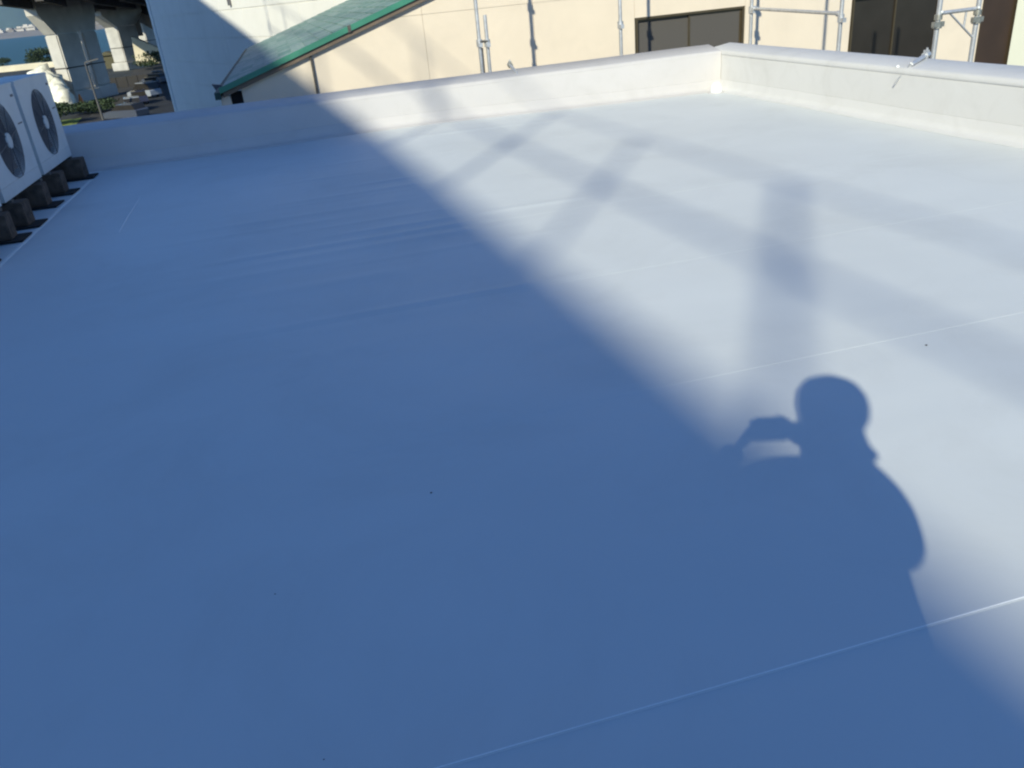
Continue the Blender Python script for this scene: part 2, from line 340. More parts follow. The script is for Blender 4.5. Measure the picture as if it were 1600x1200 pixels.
# ================================================================== AIR CONDITIONERS ON THE LEFT
def ac_unit():
    W, D, Z0, Hh = 1.17, .38, .235, .82
    t = empty('air_conditioner', (-2.4, 0, 0), '', 'air conditioner', 'outdoor air conditioner units in a row on the left')
    def P(b, n, m, par=t, bevel=0): return b.build(n, m, par, bevel)
    # casing with a bell-mouthed round opening in the front
    cy, cz, R = W * .50, Z0 + Hh * .50, .305
    b = MB(); n = 40; x = -2.4
    outer = []
    for i in range(n):
        a = 2 * PI * i / n; c, s = math.cos(a), math.sin(a)
        k = min((W / 2) / abs(c) if abs(c) > 1e-6 else 9, (Hh / 2) / abs(s) if abs(s) > 1e-6 else 9)
        outer.append(Vector((x, cy + c * k, cz + s * k)))
    # snap corners
    for sy in (0, 1):
        for sz in (0, 1):
            cpt = Vector((x, sy * W, Z0 + sz * Hh)); j = min(range(n), key=lambda q: (outer[q] - cpt).length); outer[j] = cpt
    ring = [Vector((x, cy + R * 1.03 * math.cos(2 * PI * i / n), cz + R * 1.03 * math.sin(2 * PI * i / n))) for i in range(n)]
    ring2 = [Vector((x - .02, v.y * 1 - (v.y - cy) * .05, v.z - (v.z - cz) * .05)) for v in ring]
    ring3 = [v + Vector((-.07, 0, 0)) for v in ring2]
    allv = outer + ring + ring2 + ring3
    b.add(allv, [(k * n + i, k * n + (i + 1) % n, (k + 1) * n + (i + 1) % n, (k + 1) * n + i) for k in range(3) for i in range(n)])
    b.box(x - D, x - .001, 0, .012, Z0, Z0 + Hh); b.box(x - D, x - .001, W - .012, W, Z0, Z0 + Hh)
    b.box(x - D, x - .001, .012, W - .012, Z0, Z0 + .012); b.box(x - D, x - D + .01, .012, W - .012, Z0 + .012, Z0 + Hh - .012)
    P(b, 'casing', 'ac')
    P(MB().box(x - D - .008, x + .008, -.008, W + .008, Z0 + Hh - .004, Z0 + Hh + .018), 'top_cover', 'ac', bevel=.005)
    P(MB().tube((x - .075, cy, cz), (x - .072, cy, cz), R * .99, n=32), 'fan_shroud', 'ac_dark')
    fan = MB()
    for k in range(4):
        a0 = k * PI / 2
        pts = []
        for q in range(7):
            rr = .07 + (R * .9 - .07) * q / 6
            for dlt, xx in ((-.25 - .1 * q / 6, -.062), (.3 + .2 * q / 6, -.03)):
                pts.append((x + xx, cy + rr * math.cos(a0 + dlt), cz + rr * math.sin(a0 + dlt)))
        fan.add(pts, [(2 * q, 2 * q + 1, 2 * q + 3, 2 * q + 2) for q in range(6)], True)
    P(fan, 'fan_blade_wheel', 'ac_dark')
    g = MB()
    for rr in [.08 + .0225 * i for i in range(11)]:
        m_ = 32
        for i in range(m_):
            a0, a1 = 2 * PI * i / m_, 2 * PI * (i + 1) / m_
            g.bar((x + .006, cy + rr * math.cos(a0), cz + rr * math.sin(a0)), (x + .006, cy + rr * math.cos(a1), cz + rr * math.sin(a1)), .004, .004, up=(1, 0, 0))
    for i in range(8):
        a0 = 2 * PI * i / 8 + .2
        g.bar((x + .01, cy + .06 * math.cos(a0), cz + .06 * math.sin(a0)), (x + .006, cy + R * 1.02 * math.cos(a0), cz + R * 1.02 * math.sin(a0)), .006, .006, up=(1, 0, 0))
    gr = P(g, 'grille', 'ac_dark')
    P(MB().tube((x + .004, cy, cz), (x + .016, cy, cz), .07, .062, n=24), 'hub_plate', 'ac_grey', gr)
    P(MB().box(x, x + .002, W * .90, W * .97, Z0 + Hh * .88, Z0 + Hh * .905), 'nameplate', 'ac_dark')
    P(MB().box(x, x + .002, W * .86, W * .97, Z0 + Hh * .60, Z0 + Hh * .615), 'vent_slot', 'ac_dark')
    P(MB().box(x - .005, x + .003, .0, W, Z0 + .10, Z0 + .103), 'panel_joint', 'ac_grey')
    for yy in (.12, W - .12):
        P(MB().box(x - D + .02, x + .02, yy - .03, yy + .03, Z0 - .022, Z0 + .0), 'foot', 'galv_dark')
    return t
acs = ac_unit()
acs.location = (-2.4, 8.66, 0); acs['label'] = 'white outdoor air conditioner unit farthest back, next to the back parapet'
dup(acs, (-2.4, 7.39, 0), 'white outdoor air conditioner unit in the middle of the row, cut by the left edge')
dup(acs, (-2.4, 6.12, 0), 'white outdoor air conditioner unit nearest, only a corner showing at the left edge')
# concrete blocks on rubber mats
blk = MB(); blk.box(-.62, .0, -.095, .095, .012, .205, rot=None)
blocks = [(9.68, 'farthest back, by the parapet'), (8.88, 'second from the back, under the far unit'), (8.32, 'third from the back, beside a gap between units'), (7.52, 'fourth from the back, before the middle unit'), (7.05, 'fifth from the back, cut by the left edge'), (6.28, 'nearest one, hidden but for its mat')]
proto = None
for k, (y, lb) in enumerate(blocks):
    dx = (.05, .02, -.01, .03, .02, .0)[k]
    zb = fz(-2.3, y) + .006
    mtx = empty('rubber_mat', (-2.3 + dx, y, zb), 'black rubber mat under the concrete block ' + lb, 'rubber mat', 'rubber mats under the blocks')
    mo = MB().box(-.68, .06, -.15, .13, 0, .012, rot=Matrix.Rotation(rnd.uniform(-.05, .05), 3, 'Z')).build('mat_pad', 'rubber', None, bevel=.002)
    mo.parent = mtx
    bo = blk.build('concrete_block', 'block', None, bevel=.006); bo.location = (-2.33 + dx, y, zb + .001)
    bo.rotation_euler = (0, 0, rnd.uniform(-.08, .08)); bo.scale = (1, rnd.uniform(.95, 1.1), 1)
    tag(bo, 'dark rough concrete block ' + lb, 'concrete block', 'concrete blocks carrying the air conditioners')

# ================================================================== BEIGE HOUSE
YW = 13.3
bh = empty('beige_house', (5, YW, -7), 'cream house beyond the back parapet with dark windows and green tiled roof', 'house')
# roof line: rake from (-.9, .535) rising to the right
XE = -0.984; XRG = 3.172; ZE = 0.449
sl = (1.39 - .535) / (1.77 + .9)
def rz(x): return ZE + sl * (x - XE)
joints_x = [-0.701, 0.39, 2.136, 3.883, 5.578, 7.558, 9.592, 11.441, 12.305, 13.048, 15.312]
wins = [(5.596, 7.539, -0.628, 0.79), (9.61, 11.421, -1.558, 0.739), (12.307, 13.048, -1.448, 2.052)]
back = MB().box(-.60, 14, YW + .05, YW + 6, -7, 6) if False else None
wall = MB()
# structural back board behind the panels, with real openings
def wall_strips(b, y0, y1, x0, x1, z0, z1, holes):
    xs = sorted({x0, x1, *[v for h in holes for v in h[:2]]})
    for a_, b_ in zip(xs[:-1], xs[1:]):
        hs = [h for h in holes if h[0] <= a_ + 1e-6 and h[1] >= b_ - 1e-6]
        if not hs: b.box(a_, b_, y0, y1, z0, z1)
        else:
            h = hs[0]
            if h[2] - z0 > .006: b.box(a_, b_, y0, y1, z0, h[2])
            if z1 - h[3] > .006: b.box(a_, b_, y0, y1, h[3], z1)
g_ = .0022
panel_rows = [(-7, -5.2), (-5.2, -3.4), (-3.4, -1.55), (-1.55, 1.166), (1.166, 3.4)]
for i in range(len(joints_x) - 1):
    for (z0, z1) in panel_rows:
        x0, x1 = joints_x[i] + g_, joints_x[i + 1] - g_
        b = MB()
        hs = [(max(h[0], x0), min(h[1], x1), max(h[2], z0 + g_), min(h[3], z1 - g_)) for h in wins if h[0] < x1 - .02 and h[1] > x0 + .02 and h[2] < z1 - .02 and h[3] > z0 + .02]
        hs = [(x0 if h[0] - x0 < .05 else h[0], x1 if x1 - h[1] < .05 else h[1], h[2], h[3]) for h in hs]
        # panels under the rake are cut along it
        if x0 < XRG and z1 > 0:
            top = lambda x: min(z1 - g_, rz(x) - .06)
            if top(x1) <= z0 + .05: continue
            xa = x0
            if top(x0) < z0 + .02: xa = x0 + (z0 + .02 - top(x0)) / sl
            poly = [(xa, z0 + g_), (x1, z0 + g_), (x1, top(x1))]
            xk = XE + (z1 - g_ + .06 - ZE) / sl
            if xa < xk < x1: poly.append((xk, z1 - g_))
            poly.append((xa, max(top(xa), z0 + g_ + .003)))
            b.prism(poly, 1, YW, YW + .03)
        elif hs and hs[0][0] <= x0 and hs[0][1] >= x1 and hs[0][2] > z0 + .02 and hs[0][3] < z1 - .02:
            MB().box(x0, x1, YW, YW + .03, hs[0][3], z1 - g_).build('siding_panel', 'beige', bh); b.box(x0, x1, YW, YW + .03, z0 + g_, hs[0][2])
        elif hs: wall_strips(b, YW, YW + .03, x0, x1, z0 + g_, z1 - g_, hs)
        else: b.box(x0, x1, YW, YW + .03, z0 + g_, z1 - g_)
        if b.v: b.build('siding_panel', 'beige' if x0 < 12.9 else 'beige_dim', bh)
b = MB(); wall_strips(b, YW + .031, YW + .14, XRG, 15.312, -7, 3.35, wins)
b.prism([(-.69, -7), (XRG, -7), (XRG, rz(XRG) - .07), (-.69, rz(-.69) - .07)], 1, YW + .031, YW + .14)
b.build('wall', 'beige_dim', bh)
b = MB().box(-.69, -.61, YW + .141, 26.6, -7, rz(-.66) - .08); b.build('side_wall', 'beige_dim', bh); MB().box(15.312, 15.411999999999999, YW + .141, 20, -7, 3.35).build('side_wall', 'beige_dim', bh)
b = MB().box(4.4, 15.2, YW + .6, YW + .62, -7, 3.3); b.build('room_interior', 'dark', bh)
def window(x0, x1, z0, z1, screen, mid):
    f = MB(); y0, y1 = YW - .012, YW + .09; t_ = .035
    f.box(x0, x0 + t_, y0, y1, z0, z1); f.box(x1 - t_, x1, y0, y1, z0, z1); f.box(x0 + t_, x1 - t_, y0, y1, z1 - t_, z1); f.box(x0 + t_, x1 - t_, y0, y1, z0, z0 + t_)
    fr = f.build('window', 'bronze', bh)
    MB().box(x0 - .02, x1 + .02, YW - .04, YW - .013, z0 - .03, z0 - .002).build('sill', 'bronze', fr)
    for k, (a_, b_, yy) in enumerate(((x0 + t_, mid + .02, YW + .055), (mid - .02, x1 - t_, YW + .03))):
        s_ = MB(); s2 = .03
        s_.box(a_, a_ + s2, yy, yy + .02, z0 + t_, z1 - t_); s_.box(b_ - s2, b_, yy, yy + .02, z0 + t_, z1 - t_)
        s_.box(a_ + s2, b_ - s2, yy, yy + .02, z1 - t_ - s2, z1 - t_); s_.box(a_ + s2, b_ - s2, yy, yy + .02, z0 + t_, z0 + t_ + s2)
        s_.build('sash', 'bronze', fr)
        MB().box(a_ + s2, b_ - s2, yy + .008, yy + .013, z0 + t_ + s2, z1 - t_ - s2).build('pane', screen, fr)
    return fr
window(5.596, 7.539, -0.628, 0.79, 'screen', 6.565)
window(9.61, 11.421, -1.558, 0.739, 'glass_dark', 10.511)
d_ = MB().box(12.317, 13.038, YW + .05, YW + .09, -1.438, 2.0420000000000003).build('door', 'brown_door', bh)
MB().box(12.307, 12.317, YW - .01, YW + .1, -1.448, 2.052).box(13.038, 13.048, YW - .01, YW + .1, -1.448, 2.052).build('door_frame', 'bronze', d_)
# eave pillar and a black panel painting the gap's shade at the left end
MB().box(-1.017, -0.875, YW - .02, YW + .12, -7, rz(-.98) - .10).build('eave_pillar', 'beige', bh)
MB().box(-0.875, -0.702, YW + .10, YW + .12, -7, rz(-.87) - .09).build('gap_shade_panel', 'dark', bh)
# green roof
YR0, YR1 = YW - .06, 28.0
gr_ = MB(); gr_.prism([(XE, rz(XE) - .05), (XRG, rz(XRG) - .05), (XRG, rz(XRG) - .012), (XE, rz(XE) - .012)], 1, YR0, YR1)
roof_g = gr_.build('roof', 'soffit', bh)
vg = MB(); nseg = 1
def slopebar(x0, x1, y0, y1, a_, b_):
    return MB().prism([(x0, rz(x0) + a_), (x1, rz(x1) + a_), (x1, rz(x1) + b_), (x0, rz(x0) + b_)], 1, y0, y1)
slopebar(XE - .02, 1.0, YR0 - .045, YR0 - .002, -.045, .035).build('verge_trim', 'verge', roof_g)
slopebar(1.03, XRG, YR0 - .045, YR0 - .002, -.045, .035).build('verge_trim', 'verge', roof_g)
slopebar(.99, 1.04, YR0 - .05, YR0 - .003, -.055, .04).build('trim_joint', 'galv_dark', roof_g)
slopebar(XE + .02, XRG, YR0 - .012, YR0 + .028, -.115, -.051).build('barge_board', 'soffit', roof_g)
MB().box(XE - .10, XE - .015, YR0 - .05, YR1, rz(XE) - .13, rz(XE) - .03).build('gutter', 'gutter', roof_g)
MB().prism([(XE - .13, rz(XE) - .12), (XE - .09, rz(XE) - .20), (XE - .02, rz(XE) - .20), (XE - .02, rz(XE) - .01), (XE - .19, rz(XE) + .02)], 1, YR0 + 1.0, YR0 + 1.1).build('rainwater_head', 'ac_dark', roof_g)
cs = math.sqrt(1 + sl * sl); course = .235; tw = .36
tm = {}
def tile_mesh(m):
    if m not in tm:
        b = MB().prism([(0, .02), (course * 1.02 / cs, .02 + sl * course * 1.02 / cs - .014), (course * 1.02 / cs, sl * course * 1.02 / cs - .004), (0, 0)], 1, 0, tw - .012)
        me = bpy.data.meshes.new('roof_tile'); me.from_pydata([tuple(v) for v in b.v], [], b.f); me.materials.append(MT[m]); tm[m] = me
    return tm[m]
ncol = int((XRG - XE) * 1 / (course / cs)) + 1; cnt = 0; far = {k: MB() for k in ('tile_a', 'tile_b', 'tile_c')}
items = []
for r in range(int((YR1 - YR0) / tw)):
    for c in range(ncol):
        x = XE + c * course / cs
        y = YR0 + r * tw + (tw / 2 if c % 2 else 0)
        if y + tw > YR1 or x + course > XRG + .1: continue
        items.append((x, y, rnd.choice(('tile_a', 'tile_b', 'tile_c'))))
for (x, y, m) in items:
    if cnt < 290:
        o = bpy.data.objects.new('roof_tile', tile_mesh(m)); COL.objects.link(o); o.parent = bh
        o.location = Vector((x, y, rz(x) - .008 + rnd.uniform(0, .003))) - bh.location; cnt += 1
    else:
        far[m].prism([(x, rz(x)), (x + course / cs, rz(x + course / cs) - .01), (x + course / cs, rz(x + course / cs) - .02), (x, rz(x) - .012)], 1, y, y + tw - .006)
fm = MB()
for m in far: 
    k0 = len(fm.f); fm.add(far[m].v, far[m].f)
o = fm.build('far_roof_tiles', 'tile_a', bh); o['kind'] = 'stuff'
o.data.materials.append(MT['tile_b']); o.data.materials.append(MT['tile_c'])
for q, p in enumerate(o.data.polygons): p.material_index = (q // 6 * 7 + q // 6 % 3) % 3
# ridge cap to close the roof top
MB().box(XRG - .02, XRG + .1, YR0 - .04, YR1, rz(XRG) - .05, rz(XRG) + .05).build('ridge_cap', 'verge', roof_g)
# cables / conduit on the wall
o = MB().tube((.39, YW - .03, -6.5), (.39, YW - .03, rz(.39) - .08), .018, n=8).build('downpipe', 'galv_dark', bh)

# ================================================================== SCAFFOLD between the houses
def coupler(b, p, ax=(0, 1, 0)):
    p = Vector(p); b.tube(p - Vector((0, 0, .045)), p + Vector((0, 0, .045)), .04, n=10); b.bar(p + Vector(ax) * .02 - Vector((0, 0, .02)), p + Vector(ax) * .075 - Vector((0, 0, .02)), .05, .05)
def post(x, y, zt, m, cps, label, zb=-7.0, r=.0243, extra=None):
    t = empty('scaffold_pole', (x, y, zb), label, 'scaffold pole', 'scaffold poles round the roof')
    MB().tube((x, y, zb), (x, y, zt), r, n=12).build('tube', m, t)
    for c in cps:
        b = MB(); coupler(b, (x, y, c), (.0, -1, 0)); b.build('coupler', 'galv' if m == 'galv' else 'galv_dark', t)
    return t
t = post(2.51, 11.2, 4.0, 'galv', (.80, 2.0, 2.51), 'pale steel scaffold pole left of the dark one, tall one of a close pair', extra=1)
MB().tube((2.51, 11.2, 1.32), (2.51, 11.2, 1.7), .032, n=12).build('joint_sleeve', 'galv', t)
MB().tube((2.54, 11.2, .74), (2.535, 11.19, .40), .012, n=8).build('brace', 'galv_dark', t)
t = post(2.615, 11.2, 1.13, 'galv', (.79,), 'short pale scaffold pole clamped beside a taller one, top end visible')
MB().tube((2.51, 11.17, .82), (2.62, 11.17, .815), .014, n=8).build('link_bar', 'galv_dark', t)
post(4.49, 11.2, 4.0, 'galv', (.83, 1.97), 'pale scaffold pole left of the grey window')
post(6.49, 11.25, 4.0, 'galv', (.83, 2.07, 1.70), 'pale scaffold pole at the right edge of the grey window')
post(6.5, 9.2, 4.0, 'galv', (.74,), 'pale scaffold pole between the two windows')
t = empty('scaffold_rail', (6.5, 10.2, .8), 'horizontal steel guard rail running between two scaffold poles', 'scaffold rail')
MB().tube((6.5, 9.2, .79), (6.5, 11.25, .845), .0215, n=10).build('tube', 'galv', t)
for y, z in ((9.24, .79), (11.2, .845)): MB().tube((6.5, y - .03, z), (6.5, y + .03, z), .034, n=10).build('clamp', 'galv', t)
t = empty('braced_scaffold_bay', (6.5, 7.59, -7), 'steel scaffold bay of two poles with a braced ledger, right of the dark glass door', 'scaffold')
for x, y in ((6.5, 7.59), (6.98, 7.6)):
    MB().tube((x, y, -7), (x, y, 4), .0243, n=14).build('leg', 'galv', t)
    MB().tube((x, y, .66), (x, y, .72), .046, n=12).tube((x, y, .74), (x, y, .79), .04, n=12).bar((x - .07, y - .02, .70), (x + .05, y - .02, .70), .045, .05).build('coupler', 'coupler', t)
MB().tube((6.5, 7.59, .80), (6.98, 7.6, .803), .02, n=10).build('ledger', 'galv', t)
MB().tube((6.64, 7.6, .79), (6.96, 7.6, .53), .0105, n=8).build('brace', 'galv', t)
MB().tube((6.84, 7.6, .79), (6.835, 7.6, .63), .0105, n=8).build('brace', 'galv', t)
for x in (6.52, 6.96): MB().blob((x, 7.57, .81), .018, sub=1).build('wedge_pin', 'bead', t)

# ================================================================== APARTMENT BLOCK behind the photographer, whose shadow falls on the roof
TZ = 17.8
def ex(y): return -15.385 - .056 * (y + 25.45)        # its eaves line
tb = empty('apartment_block', (-14, 0, -7), 'tall grey apartment block behind and left of the roof, throwing the big shadow', 'apartment block')
y0, y1 = -46, 34
b = MB(); b.add([(ex(y0), y0, -7), (ex(y1), y1, -7), (-31, y1, -7), (-31, y0, -7), (ex(y0), y0, TZ), (ex(y1), y1, TZ), (-31, y1, TZ), (-31, y0, TZ)],
                [(0, 1, 2, 3), (4, 5, 6, 7), (0, 1, 5, 4), (1, 2, 6, 5), (2, 3, 7, 6), (3, 0, 4, 7)])
b.build('wall', 'tower', tb)
for k in range(12):
    for fl in range(7):
        yy = -22 + k * 4.6; z = -5.6 + fl * 3.1
        if yy + 2 > y1: continue
        xx = ex(yy)
        fw = MB().box(xx - .02, xx + .05, yy, yy + 1.8, z, z + 1.3).build('window', 'galv', tb)
        MB().box(xx + .051, xx + .056, yy + .05, yy + 1.75, z + .05, z + 1.25).build('pane', 'glass_dark', fw)
# rooftop scaffold rail (casts the soft lattice)
rl = empty('rooftop_railing', (ex(-8), -8, TZ), 'steel guard rail on top of the apartment block, casting the soft lattice shadow', 'railing')
for i, yy in enumerate([-31.45, -29.15, -26.86, -24.52, -22.16, -19.92, -17.6, -15.2, -12.9, -10.6, -8.3, -6.0, -3.7, -1.4, .9, 3.2, 5.5, 7.8]):
    r = .050 if i == 3 else .028
    MB().tube((ex(yy) - .08, yy, TZ - .1), (ex(yy) - .08, yy, TZ + 2.2), r, n=8).build('post', 'galv', rl)
    MB().tube((ex(yy) - .08, yy, TZ + 1.0), (ex(yy) - .08, yy, TZ + 1.2), r + .03, n=8).build('clamp', 'galv', rl)
MB().bar((ex(-33) - .08, -33, TZ + 1.14), (ex(8) - .08, 8, TZ + 1.06), .05, .034).build('middle_rail', 'galv', rl)
MB().bar((ex(-33) - .08, -33, TZ + 2.2), (ex(8) - .08, 8, TZ + 2.14), .04, .015).build('top_rail', 'galv', rl)

# ================================================================== WHITE HOUSE
wh = empty('white_house', (-6.6, 52, -7), 'white clad building behind the green roof, half in shadow', 'building')
A = Vector((-6.6, 52, 0)); Dv = Vector((.363, -1, 0)).normalized(); Nv = Vector((-Dv.y, Dv.x, 0))
if Nv.x > 0: Nv = -Nv          # outward normal faces left and towards us
LEN = 26.0
def wq(u, d, z): return A + Dv * u + Nv * d + Vector((0, 0, z))
def wbox(u0, u1, d0, d1, z0, z1):
    vs = [wq(u, d, z) for u in (u0, u1) for d in (d0, d1) for z in (z0, z1)]
    return MB().add(vs, [(0, 1, 3, 2), (4, 6, 7, 5), (0, 4, 5, 1), (2, 3, 7, 6), (0, 2, 6, 4), (1, 5, 7, 3)])
wbox(0, LEN, -8, -.03, -7, 7).build('wall', 'white_siding', wh)
rows = [-7 + 1.07 * k for k in range(14)]
for r in range(13):
    off = 0
    u = .55
    while u < LEN - .1:
        u2 = min(LEN, u + 3.03)
        wbox(u + .012, u2 - .012, -.029, .0, rows[r] + .02, rows[r + 1] - .02).build('siding_panel', 'white_siding', wh); u = u2
wbox(-.02, .52, -.035, .03, -7, 7.0).build('corner_trim', 'white_siding', wh)
wbox(.525, .545, -.03, .05, -7, 7.0).build('trim_bead', 'bead', wh)
wbox(14.4, 14.55, .001, .12, 1.72, 2.6).build('vent_pipe', 'ac_dark', wh)
wbox(-.05, LEN, -.1, .25, 7.01, 7.3).build('roof_edge', 'white_siding', wh)

# ================================================================== GROUND, SEA, VIADUCT
def plane(name, pts, z, m, kind='structure'):
    b = MB().add([(x, y, z) for x, y in pts], [tuple(range(len(pts)))]); o = b.build(name, m); o['kind'] = kind; return o
plane('ground', [(-330, -60), (260, -60), (260, 262), (-47, 262), (-60, 280), (-330, 330)], -7.0, 'ground')
plane('sea', [(-7800, 200), (7800, 200), (7800, 7800), (-7800, 7800)], -8.6, 'water')
plane('road', [(-22.5, 80), (-11, 80), (-14, 160), (-19, 230), (-28, 230), (-24, 160)], -6.996, 'asphalt')
plane('pavement', [(-19.9, 84), (-18.0, 84), (-21.5, 150), (-27.5, 200), (-31, 200), (-25, 150)], -6.992, 'path')
plane('lawn', [(-25, 88), (-20.6, 88), (-21.6, 97), (-25.5, 97)], -6.99, 'grass')
sw = MB(); sw.bar((-330, 298, -7.4), (-60, 247, -7.4), 1.6, 3.6); sw.build('sea_wall', 'sand'); so2 = bpy.data.objects['sea_wall']
tag(so2, 'long sunlit sandy sea wall along the water at the far left', 'sea wall')
sw = MB().bar((-60, 247, -7.4), (-36, 240, -7.4), 1.6, 3.4).build('sea_wall', 'sand'); tag(sw, 'short sunlit stretch of sea wall between the two viaduct columns', 'sea wall')
sw = MB().prism([(-27.6, -6.0), (-27.2, -.9), (-23.0, -3.4), (-22.6, -6.0)], 1, 180, 183).build('embankment', 'sand'); tag(sw, 'sunlit sandy bank under the descending ramp', 'embankment')

def pier(x, y, sw_, sd, ang, label, arm=5.5, ztop=5.0):
    t = empty('viaduct_column', (x, y, -7), label, 'viaduct column', 'viaduct columns')
    R_ = Matrix.Rotation(ang, 3, 'Z')
    def pb(x0, x1, y0, y1, z0, z1, taper=0):
        vs = []
        for xx in (x0, x1):
            for yy in (y0, y1):
                for zz in (z0, z1): vs.append(Vector((x, y, 0)) + R_ @ Vector((xx, yy, 0)) + Vector((0, 0, zz)))
        return MB().add(vs, [(0, 1, 3, 2), (4, 6, 7, 5), (0, 4, 5, 1), (2, 3, 7, 6), (0, 2, 6, 4), (1, 5, 7, 3)])
    pb(-sw_, sw_, -sd, sd, -5.5, 1.0).build('shaft', 'concrete', t, bevel=.15)
    pb(-sw_ - .4, sw_ + .4, -sd - .4, sd + .4, -7, -5.52).build('plinth', 'concrete', t, bevel=.1)
    pb(-sw_ - .02, sw_ + .02, -sd - .02, sd + .02, -2.9, -2.75).build('joint_band', 'deck', t)
    # haunched cap beam
    prof = [(-sw_, 1.02), (-arm, 3.2), (-arm, ztop), (arm, ztop), (arm, 3.2), (sw_, 1.02)]
    b = MB(); vs = []
    for yy in (-sd * .9, sd * .9):
        for (u, z) in prof: vs.append(Vector((x, y, 0)) + R_ @ Vector((u, yy, 0)) + Vector((0, 0, z)))
    n = len(prof); b.add(vs, [tuple(range(n)), tuple(reversed(range(n, 2 * n)))] + [(i, i + n, (i + 1) % n + n, (i + 1) % n) for i in range(n)])
    b.build('cap_beam', 'concrete', t)
    return t
pier(-25.6, 118, 1.9, .95, RAD(60), 'nearer viaduct column with a bright sunlit left face', arm=3.7)
pier(-24.0, 123, 1.3, .8, RAD(60), 'grey shaded column right behind the nearer sunlit column', arm=2.2)
pier(-30.2, 190, 2.9, 1.5, RAD(60), 'farther viaduct column with a narrow cream sunlit edge', arm=6)
pier(-31.5, 232, 1.9, 1.2, RAD(60), 'farthest thin viaduct column beside the ramp', arm=4)
vd = empty('viaduct_deck', (-25, 150, 5), 'dark underside of the elevated road across the top left corner', 'viaduct')
dl = MB(); L0 = [(-23.5, 86, 5.0), (-31.5, 150, 5.0), (-37.5, 230, 5.0), (-40, 400, 5)]
def deckpoly(off0, off1, z0, z1):
    b = MB(); 
    path = [Vector((-22.8, 88, 0)), Vector((-27.2, 118, 0)), Vector((-33.0, 190, 0)), Vector((-37.0, 260, 0)), Vector((-42, 420, 0))]
    n = len(path); vs = []
    for p in path:
        for o_ in (off0, off1):
            for z in (z0, z1): vs.append(p + Vector((o_, 0, z)))
    fs = []
    for k in range(n - 1):
        a_ = k * 4; c_ = a_ + 4
        fs += [(a_, c_, c_ + 1, a_ + 1), (a_ + 2, a_ + 3, c_ + 3, c_ + 2), (a_, a_ + 2, c_ + 2, c_), (a_ + 1, c_ + 1, c_ + 3, a_ + 3)]
    fs += [(0, 1, 3, 2), (4 * n - 4, 4 * n - 2, 4 * n - 1, 4 * n - 3)]
    return b.add(vs, fs)
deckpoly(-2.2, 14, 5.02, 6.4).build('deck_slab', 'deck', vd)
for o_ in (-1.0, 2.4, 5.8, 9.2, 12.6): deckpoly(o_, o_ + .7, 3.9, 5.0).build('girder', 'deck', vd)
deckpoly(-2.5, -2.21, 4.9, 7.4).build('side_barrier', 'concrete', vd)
# descending ramp
rp = empty('ramp', (-24, 160, -1), 'brown steel ramp sloping down behind the white building', 'ramp')
b = MB(); b.add([(-34, 215, 4.5), (-19, 175, -2.6), (-12, 175, -2.6), (-24, 215, 4.5), (-34, 215, 7.0), (-19, 175, -.2), (-12, 175, -.2), (-24, 215, 7.0)],
                [(0, 1, 2, 3), (4, 5, 6, 7), (0, 1, 5, 4), (1, 2, 6, 5), (2, 3, 7, 6), (3, 0, 4, 7)])
b.build('ramp_slab', 'ramp', rp)
b = MB().bar((-28, 198, -1.2), (-28, 198, 6), 1.0).build('ramp_column', 'ramp', rp)

# ------------------------------------------------------------------ cars
def car(m, label, x, y, rot, L=4.3, van=False):
    t = empty('parked_car', (x, y, -6.996), label, 'car', 'cars parked beside the dark road')
    def loc(b, name, mt, par=t):
        o = b.build(name, mt, None); o.parent = par; return o
    Wd = .84
    hb = 1.75 if van else 1.42
    side = [(-L / 2, .35), (-L / 2, .85), (-L / 2 + .15, .95), (L / 2 - .9, .92), (L / 2 - .05, .75), (L / 2, .4), (L / 2 - .1, .25), (-L / 2 + .1, .25)]
    loc(MB().prism(side, 1, -Wd, Wd), 'body', m)
    cab = [(-L / 2 + .2, .94), (-L / 2 + .45, hb), (L / 2 - 1.9, hb), (L / 2 - 1.05, .93)]
    loc(MB().prism([(u, v) for u, v in cab], 1, -Wd + .1, Wd - .1), 'cabin', 'glass_dark')
    loc(MB().box(-L / 2 + .43, L / 2 - 1.85, -Wd + .08, Wd - .08, hb - .02, hb + .05), 'car_roof', m)
    for sx in (-L / 2 + .8, L / 2 - .85):
        for sy in (-Wd + .02, Wd - .2): loc(MB().tube((sx, sy, .31), (sx, sy + .18, .31), .31, n=12), 'wheel', 'tyre')
    t.rotation_euler = (0, 0, rot)
    return t
spec = [('car_grey', 'blue-grey parked car nearest the parapet in the row'), ('car_white', 'white parked car second in the row from the parapet'), ('car_dark', 'dark blue parked car third in the row from the parapet'),
        ('car_white', 'white parked van in the middle of the row'), ('car_white', 'pale parked car just beyond the white van'), ('car_dark', 'dark parked car between two pale ones far along the row'), ('car_grey', 'grey parked car second from the far end of the row'), ('car_white', 'small white parked car at the far end of the row, beside the white building')]
for k, (m, lb) in enumerate(spec):
    f_ = k / 7; x = -15.9 + (-19.4 + 15.9) * f_ ; y = 90 + 54 * f_
    car(m, lb, x, y + rnd.uniform(-.5, .5), RAD(90 + rnd.uniform(-6, 6)) + (.9 if k % 3 == 0 else .1), van=(k == 3))

